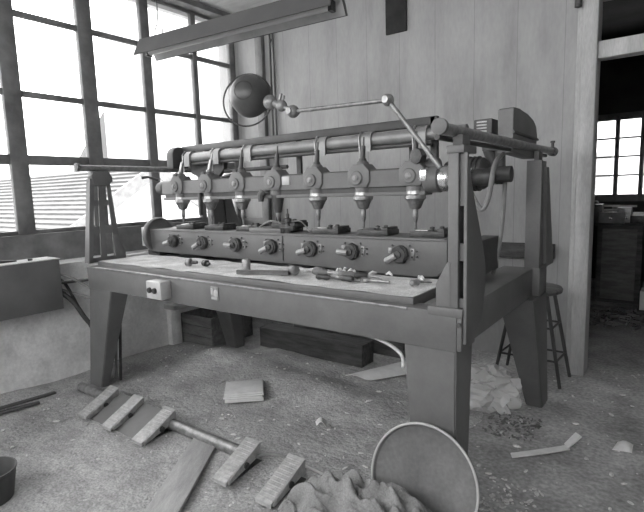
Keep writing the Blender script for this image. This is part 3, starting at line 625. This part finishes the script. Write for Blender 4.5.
# plank from (-2.34,1.88) to (-1.98,1.3)
o = yaw_box('plank', 'wood_pale', (-2.05, 1.42, .028), (.17, 1.12, .022), math.radians(32)); tag(o, 'pale flat plank lying on floor under the steel pedal bar', 'plank')
# stack of leaflets
for i in range(5):
    o = yaw_box('leaflet', 'paper', (-2.62 + .004 * math.sin(i * 3), 2.49 + .004 * math.cos(i * 2), .032 + i * .0145), (.285, .25, .013), math.radians(42 + 2.2 * math.sin(i * 2.1)), .002)
    tag(o, ('bottom', 'second lowest', 'middle', 'second highest', 'top')[i] + ' leaflet of the small pale stack on the sawdust', 'leaflet', 'stack of leaflets on the floor')
def sheet(name, m, pts, z0, curl, label, cat, th=.003):
    """thin curled sheet: pts = outline quad; lofted grid with curl heights"""
    b_ = MB(); n1, n2 = 14, 6; P = [Vector((p[0], p[1], 0)) for p in pts]; T = []; B = []
    for i in range(n1 + 1):
        r1 = []; r2 = []
        for j in range(n2 + 1):
            s_, t_ = i / n1, j / n2; p = P[0].lerp(P[1], s_).lerp(P[3].lerp(P[2], s_), t_); z = z0 + curl(s_, t_)
            r1.append(b_.bm.verts.new((p.x, p.y, z + th))); r2.append(b_.bm.verts.new((p.x, p.y, z)))
        T.append(r1); B.append(r2)
    for i in range(n1):
        for j in range(n2):
            b_.bm.faces.new([T[i][j], T[i + 1][j], T[i + 1][j + 1], T[i][j + 1]]); b_.bm.faces.new([B[i][j + 1], B[i + 1][j + 1], B[i + 1][j], B[i][j]])
    for i in range(n1):
        for j in (0, n2): b_.bm.faces.new([T[i][j], T[i + 1][j], B[i + 1][j], B[i][j]])
    for j in range(n2):
        for i in (0, n1): b_.bm.faces.new([T[i][j], T[i][j + 1], B[i][j + 1], B[i][j]])
    o = b_.build(name, m, smooth=60); return tag(o, label, cat)
sheet('paper_sheet', 'paper', [(-2.20, 3.24), (-1.98, 3.28), (-1.72, 3.62), (-1.90, 3.84)], .022, lambda s, t: .012 * math.sin(s * 5) + .01 * t, 'curled pale sheet of paper on the floor beside the near leg', 'paper')
sheet('paper_scrap', 'paper', [(-1.86, 2.39), (-1.80, 2.41), (-1.84, 2.47), (-1.90, 2.43)], .03, lambda s, t: .03 * math.sin(s * 3.1), 'tiny curled white shaving alone on sawdust left of the disc', 'scrap')
sheet('wood_strip', 'paper', [(-.715, 2.72), (-.46, 2.97), (-.485, 3.01), (-.735, 2.76)], .006, lambda s, t: .004 + .01 * s * s, 'narrow pale bent strip of wood on the bare floor at right', 'strip', .008)
bpy.data.objects['wood_strip'].data  # the strip's upturned end
o = sheet('wood_end', 'paper', [(-.47, 2.98), (-.42, 3.10), (-.46, 3.14), (-.50, 3.02)], .02, lambda s, t: .03 * s, 'short upturned offcut against the end of the pale wood strip', 'offcut', .008)
sheet('paper_scrap', 'paper', [(-.265, 3.14), (-.17, 3.16), (-.17, 3.26), (-.25, 3.25)], .004, lambda s, t: .03 * math.sin(s * 3.1) * math.sin(t * 2.6), 'small white scrap on the bare floor at far right', 'scrap')
def crumb_field(n, xr, yr, seed):
    rnd = random.Random(seed); b_ = MB()
    for i in range(n):
        x = rnd.uniform(*xr); y = rnd.uniform(*yr); s_ = rnd.uniform(.004, .014); z = max(0, saw_h(x, y) if x < -.95 and y < 3.65 else 0)
        res = bmesh.ops.create_icosphere(b_.bm, subdivisions=1, radius=s_)
        sx, sy, szz, a = rnd.uniform(.6, 2.2), rnd.uniform(.5, 1), rnd.uniform(.3, .7), rnd.uniform(0, 6)
        for v in res['verts']:
            p = Vector((v.co.x * sx, v.co.y * sy, v.co.z * szz)); p.rotate(Matrix.Rotation(a, 3, 'Z')); v.co = p + Vector((x, y, z + s_ * szz * .8))
    return b_
o = crumb_field(260, (-4.1, -1.0), (1.1, 3.6), 3).build('wood_chips', 'dustcap'); tag(o, 'scattered tiny wood chips over the sawdust drifts', 'chips'); o['kind'] = 'stuff'
o = crumb_field(90, (-.95, .1), (2.4, 4.6), 5).build('wood_chips', 'dustcap'); tag(o, 'scattered tiny chips on the bare floor towards the doorway', 'chips'); o['kind'] = 'stuff'
o = crumb_field(160, (-.98, -.68), (2.95, 3.3), 8).build('swept_debris', 'wood'); tag(o, 'small heap of dark crumbs in front of the rear leg', 'debris'); o['kind'] = 'stuff'
o = crumb_field(120, (-.75, -.5), (2.0, 2.5), 9).build('swept_debris', 'dustcap'); tag(o, 'pale crumbs strewn beside the round tin disc', 'debris'); o['kind'] = 'stuff'
# plastic bag
b_ = MB(); res = bmesh.ops.create_icosphere(b_.bm, subdivisions=4, radius=1)
for v in res['verts']:
    n_ = v.co.copy(); k_ = 1 + .45 * noise.noise(n_ * 1.9 + Vector((3, 1, 2))) - .42 * abs(noise.noise(n_ * 3.1)) + .15 * noise.noise(n_ * 8) + .15
    v.co = Vector((-1.06, 3.30, .135)) + Vector((n_.x * .21 * k_, n_.y * .17 * k_, max(-.128, n_.z * .15 * k_)))
o = b_.build('plastic_bag', 'film', smooth=25); tag(o, 'crumpled clear plastic bag on the floor between the two right legs', 'bag')
# round tin disc leaning on the leg
DC = Vector((-.868, 1.868, .262)); dn = Vector((0, -math.cos(math.radians(14)), math.sin(math.radians(14))))
D = MB().lathe([(0, -.02), (.225, -.02), (.247, -.012), (.254, .004), (.254, .012), (.248, .018), (.242, .012), (.237, .002), (.21, -.008), (.1, -.012), (0, -.013)], DC, dn, 64).build('tin_disc', 'pan')
tag(D, 'large round tin disc with rolled rim leaning on the near leg', 'disc')
u = Vector((1, 0, 0)); v = dn.cross(u)
MB().tube([DC + dn * .014 + (u * math.cos(a) + v * math.sin(a)) * .249 for a in [2 * PI * i / 64 for i in range(64)]], .006, 8, closed=True).build('rim', 'light_paint', D)
# sack in front
def sack():
    b_ = MB(); nu, nv = 110, 70; T = []
    for i in range(nu + 1):
        row = []
        for j in range(nv + 1):
            s_ = i / nu * 2 - 1; t_ = j / nv * 2 - 1; rr = max(abs(s_), abs(t_))
            k_ = max(0, 1 - (abs(s_) ** 2.6)) ** .5 * max(0, 1 - abs(t_) ** 2.4) ** .5
            x = -1.07 + s_ * .42 + .03 * noise.noise(Vector((s_ * 3, t_ * 3, 1))); y = 1.63 + t_ * .21 - .02 * s_ + .03 * noise.noise(Vector((s_ * 3, t_ * 3, 7)))
            fold = abs(math.sin(6.5 * (t_ * 1.0 + .8 * s_) + 3.6 * noise.noise(Vector((s_ * 1.6, t_ * 1.6, 4))))) + .35 * abs(math.sin(17 * (t_ + .5 * s_) + 5 * noise.noise(Vector((s_ * 3, t_ * 3, 9)))))
            z = .005 + k_ * (.235 + .07 * s_ + .055 * fold + .06 * noise.noise(Vector((s_ * 4, t_ * 4, 2))))
            row.append(b_.bm.verts.new((x, y, z)))
        T.append(row)
    for i in range(nu):
        for j in range(nv): b_.bm.faces.new([T[i][j], T[i + 1][j], T[i + 1][j + 1], T[i][j + 1]])
    bt = [T[i][0] for i in range(nu + 1)] + [T[nu][j] for j in range(1, nv + 1)] + [T[i][nv] for i in range(nu - 1, -1, -1)] + [T[0][j] for j in range(nv - 1, 0, -1)]
    b_.bm.faces.new(bt[::-1])
    return b_.build('cloth_sack', 'cloth', smooth=180)
S = tag(sack(), 'crumpled pale sackcloth heaped in front of the round tin disc', 'cloth')
# cord from the leg to the sack
for pts, lb in (([(-1.68, 1.98, .03), (-1.5, 1.97, .03), (-1.35, 1.93, .05), (-1.22, 1.90, .10)], 'pale cord trailing along the sawdust into the sackcloth'),
    ([(-1.02, 1.985, .40), (-1.06, 1.975, .30), (-1.12, 1.96, .18), (-1.15, 1.93, .06), (-1.25, 1.95, .03)], 'left hand pale cord dropping down the near leg to the disc'),
    ([(-1.0, 1.978, .45), (-1.02, 1.97, .30), (-1.04, 1.96, .18), (-1.05, 1.95, .03)], 'right hand pale cord tied down the near leg behind the disc')):
    o = MB().tube(spline(pts, 6), .008, 8).build('cord', 'cable'); tag(o, lb, 'cord', 'pale cords by the near leg')
# bucket at the lower left corner
BK = thing('bucket', 'open metal bucket cut by the lower left corner of the view', 'bucket', (-2.83, .85, 0))
MB().lathe([(.0, .004), (.10, .004), (.10, 0), (.105, 0), (.13, .16), (.135, .165), (.135, .172), (.129, .172), (.125, .162), (.10, .01), (0, .01)], (-2.83, .85, 0), (0, 0, 1), 32).build('pail', 'paint_dark', BK)
MB().tube(spline([(-2.96, .85, .165), (-2.93, .76, .15), (-2.83, .71, .14), (-2.73, .76, .15), (-2.70, .85, .165)], 6), .004, 6).build('bail', 'steel', BK)
# thin dark strips along the sawdust groove by the white wall
for x, y, l, a in ((-4.02, 1.45, .55, 82), (-3.90, 1.3, .5, 78)):
    o = yaw_box('streak', 'wood_dark', (x, y, saw_h(x, y) + .02), (l, .035, .018), math.radians(a)); tag(o, ('thin dark lath lying nearest' if x < -4 else 'thin dark lath lying farther from') + ' the foot of the white wall', 'streak', 'dark streaks by the white wall')

# ================================================================== TOOLS ON THE TRAY
ZT = 1.048
def graver(x, y, a, l, hl, hr, m1, m2, label, cat='tool', name='graver', blade=.005):
    hr *= 1.35; blade *= 1.4
    t = thing(name, label, cat, (x, y, ZT), 'hand tools on the tray'); d = Vector((math.cos(a), math.sin(a), 0)); p = Vector((x, y, ZT + hr))
    q = p + d * hl
    MB().lathe([(0, 0), (hr * .7, .003), (hr, hl * .2), (hr * .85, hl * .5), (hr, hl * .8), (hr * .6, hl)], p, d, 12).build('handle', m1, t)
    MB().tube([q - d * .005, q + d * (l - hl) + Vector((0, 0, -hr * .6))], [blade, blade * .6], 8).build('blade', m2, t)
for a in ((-1.86, 2.24, 2.6, .16, .09, .022, 'handle', 'steel', 'bulbous dark handled graver at left end of the tool pile', 'tool'),
          (-1.8, 2.32, .2, .2, .1, .015, 'handle', 'steel', 'slim dark handled graver pointing right in tool pile', 'tool'),
          (-1.68, 2.2, .1, .28, .09, .013, 'iron', 'iron', 'long dark file in front of the tool pile', 'tool'),
          (-1.72, 2.33, 2.9, .18, .09, .018, 'handle', 'steel', 'stubby handled graver at the rear of tool pile', 'tool'),
          (-1.58, 2.27, .6, .2, .1, .017, 'hose', 'steel', 'grey handled scraper in the middle of tool pile', 'tool'),
          (-1.44, 2.22, 3.0, .2, .1, .014, 'iron', 'steel', 'dark handled chisel at right front of tool pile', 'tool'),
          (-1.5, 2.32, .35, .16, .08, .015, 'rubber', 'steel', 'black handled screwdriver at right end of tool pile', 'tool'),
          (-1.12, 2.26, 1.1, .14, .06, .013, 'alu', 'steel', 'small pale metal punch lying alone right of tool pile', 'tool')):
    graver(*a)
t = thing('adjustable_wrench', 'worn steel wrench lying among the tools near the middle', 'tool', (-1.46, 2.26, ZT), 'hand tools on the tray')
m = MB(); m.lathe([(.012, 0), (.03, .002), (.03, .018), (.012, .02)], (-1.40, 2.28, ZT), (0, 0, 1), 12); m.build('jaw', 'bright', t)
MB().box((-1.39, 2.27, ZT + .002), (-1.25, 2.29, ZT + .014), .003).build('handle', 'steel', t)
t = thing('mallet', 'small mallet with grey head and long flat handle on the tray', 'mallet', (-2.22, 2.26, ZT))
MB().lathe([(.022, 0), (.027, .006), (.027, .07), (.022, .078), (0, .08)], (-2.28, 2.24, ZT), (0, 0, 1), 16).build('head', 'alu', t)
m = MB(); m.hexa([(x_, y_, ZT + z_) for z_ in (0, .024) for x_, y_ in ((-2.26, 2.145), (-2.25, 2.12), (-1.92, 2.235), (-1.93, 2.27))]); m.build('handle', 'wood', t)
t = thing('clamp_screw', 'short round knob lying at the left part of the tray', 'knob', (-2.79, 2.22, ZT)); MB().lathe([(.018, 0), (.028, .005), (.028, .035), (.018, .04)], (-2.84, 2.2, ZT + .028), (1, .3, 0), 12).build('knob', 'alu', t); MB().lathe([(.012, 0), (.012, .05)], (-2.80, 2.21, ZT + .028), (1, .3, 0), 8).build('thread', 'iron', t)
t = thing('clamp_screw', 'dark threaded knob beside the paler knob on the tray', 'knob', (-2.69, 2.26, ZT)); MB().lathe([(.015, 0), (.024, .005), (.024, .04), (.015, .045)], (-2.71, 2.25, ZT + .024), (1, -.2, 0), 12).build('knob', 'iron', t); MB().lathe([(.01, 0), (.01, .04)], (-2.67, 2.24, ZT + .024), (1, -.2, 0), 8).build('thread', 'iron', t)
rnd = random.Random(4); b_ = MB()
for i in range(26):
    x = rnd.uniform(-1.95, -1.08); y = rnd.uniform(2.36, 2.5); a = rnd.uniform(0, 3); l = rnd.uniform(.02, .06)
    p = Vector((x, y, ZT + .006)); d = Vector((math.cos(a), math.sin(a), 0)) * l; b_.tube([p, p + d * .5 + Vector((0, 0, rnd.uniform(.0, .015))), p + d], [.006, .01, .005], 5)
o = b_.build('wood_shavings', 'paper'); tag(o, 'pale curled wood shavings strewn on the tray under the cradle', 'shavings'); o['kind'] = 'stuff'

# ================================================================== ROOM BEYOND THE DOOR
K = thing('cabinet', 'tall dark wooden cabinet standing in the room beyond the doorway', 'cabinet', (-.67, 7.4, 0))
MB().box((-.90, 7.22, 0), (-.40, 7.7, 1.0), .01).build('body', 'wood_dark', K); MB().box((-.84, 7.20, .05), (-.46, 7.222, .96), .006).build('door', 'wood', K); MB().box((-.93, 7.19, 1.0), (-.30, 7.72, 1.03), .005).build('top', 'wood_dark', K)
for i, (x, y, sx, sz, m_, lb) in enumerate(((-.78, 7.35, .12, .14, 'hose', 'grey box standing on the dark cabinet beyond the doorway'), (-.60, 7.4, .10, .20, 'alu', 'metal tin on the dark cabinet beyond the doorway'), (-.42, 7.35, .13, .10, 'iron', 'black box at right on the cabinet beyond the doorway'))):
    o = MB().box((x - sx, y - .08, 1.03), (x + sx * .6, y + .08, 1.03 + sz), .008).build('storage_box', m_); tag(o, lb, 'box')
V = thing('bench_vice', 'dark bench vice on the cabinet top beyond the doorway', 'vice', (-.62, 7.25, 1.03))
MB().box((-.74, 7.21, 1.03), (-.60, 7.27, 1.17), .008).build('jaw', 'hose', V); MB().lathe([(.015, 0), (.015, .2)], (-.78, 7.24, 1.1), (1, 0, 0), 10).build('screw', 'bright', V)
for i, (x, y, z, sx, sy, sz, m_, lb) in enumerate(((-.92, 7.4, 1.03, .05, .1, .24, 'iron', 'narrow black box at the left end of the cabinet beyond the doorway'),
    (-.52, 7.6, 1.03, .22, .08, .1, 'wood', 'wooden block behind the tin on the cabinet beyond the doorway'),
    (-.18, 7.5, 0, .12, .25, .9, 'wood_dark', 'dark narrow stand at right of the cabinet beyond the doorway'),
    (-.16, 7.5, .9, .13, .2, .05, 'light_paint', 'pale flat parcel on the dark narrow stand beyond the doorway'),
    (-.2, 7.45, .95, .08, .1, .17, 'iron', 'black block on top of the pale parcel beyond the doorway'))):
    o = MB().box((x - sx, y - sy, z), (x + sx, y + sy, z + sz), .008).build('stand' if z == 0 else 'storage_box', m_); tag(o, lb, 'stand' if z == 0 else 'box')
for x, y, a, m_, lb in ((-.78, 7.55, .3, 'wood_pale', 'pale stick lying across the cabinet clutter beyond the doorway'), (-.7, 7.5, -.4, 'paper', 'white rod lying crosswise on the cabinet beyond the doorway')):
    o = MB().box((-.22, -.015, -.012), (.22, .015, .012), .003).build('stick', m_); o.location = (x, y, 1.24 if m_ == 'paper' else 1.185); o.rotation_euler = (0, 0, a); tag(o, lb, 'stick')
T2 = thing('workbench', 'workbench deeper in the dark room under the far window', 'bench', (-.6, 8.4, 0))
MB().box((-1.6, 8.1, 1.05), (.9, 8.7, 1.1), .005).build('worktop', 'wood', T2)
for x in (-1.5, .8):
    for y in (8.15, 8.65): MB().box((x - .04, y - .04, 0), (x + .04, y + .04, 1.05), .004).build('leg', 'wood_dark', T2)
for i, (x, h_, m_) in enumerate(((-1.1, .18, 'iron'), (-.8, .12, 'hose'), (-.35, .2, 'alu'))):
    o = MB().lathe([(0, 0), (.06, 0), (.065, .01), (.065, h_ * .8), (.05, h_), (0, h_)], (x, 8.35, 1.1), (0, 0, 1), 14).build('canister', m_); tag(o, ('dark', 'short grey', 'tall metal')[i] + ' canister on the workbench under the far window', 'canister')
o = MB().box((-.36, 6.5, .1), (-.1, 6.75, .32), .006).build('storage_box', 'render'); tag(o, 'pale box on its dark stand at right beyond the doorway', 'box')
o = MB().box((-.38, 6.45, 0), (-.05, 6.8, .1), .004).build('pallet', 'wood_dark'); tag(o, 'low dark stand under the pale box beyond the doorway', 'stand')
rnd = random.Random(12); b_ = MB()
for i in range(150):
    x = rnd.uniform(-1.0, -.1); y = rnd.uniform(5.9, 6.7); s_ = rnd.uniform(.02, .07); z = rnd.uniform(0, .10) * (1 - abs(y - 6.35) * 1.6)
    b_.box((-s_, -s_ * .3, -s_ * .25), (s_, s_ * .3, s_ * .25)); b_.bm.verts.ensure_lookup_table()
    R_ = Matrix.Rotation(rnd.uniform(0, 3), 3, 'Z') @ Matrix.Rotation(rnd.uniform(-.6, .6), 3, 'X')
    for v in b_.bm.verts[-8:]: v.co = R_ @ v.co + Vector((x, y, z + s_ * .3))
o = b_.build('offcut_pile', 'wood'); tag(o, 'heap of wood offcuts on the floor beyond the doorway', 'offcuts'); o['kind'] = 'stuff'
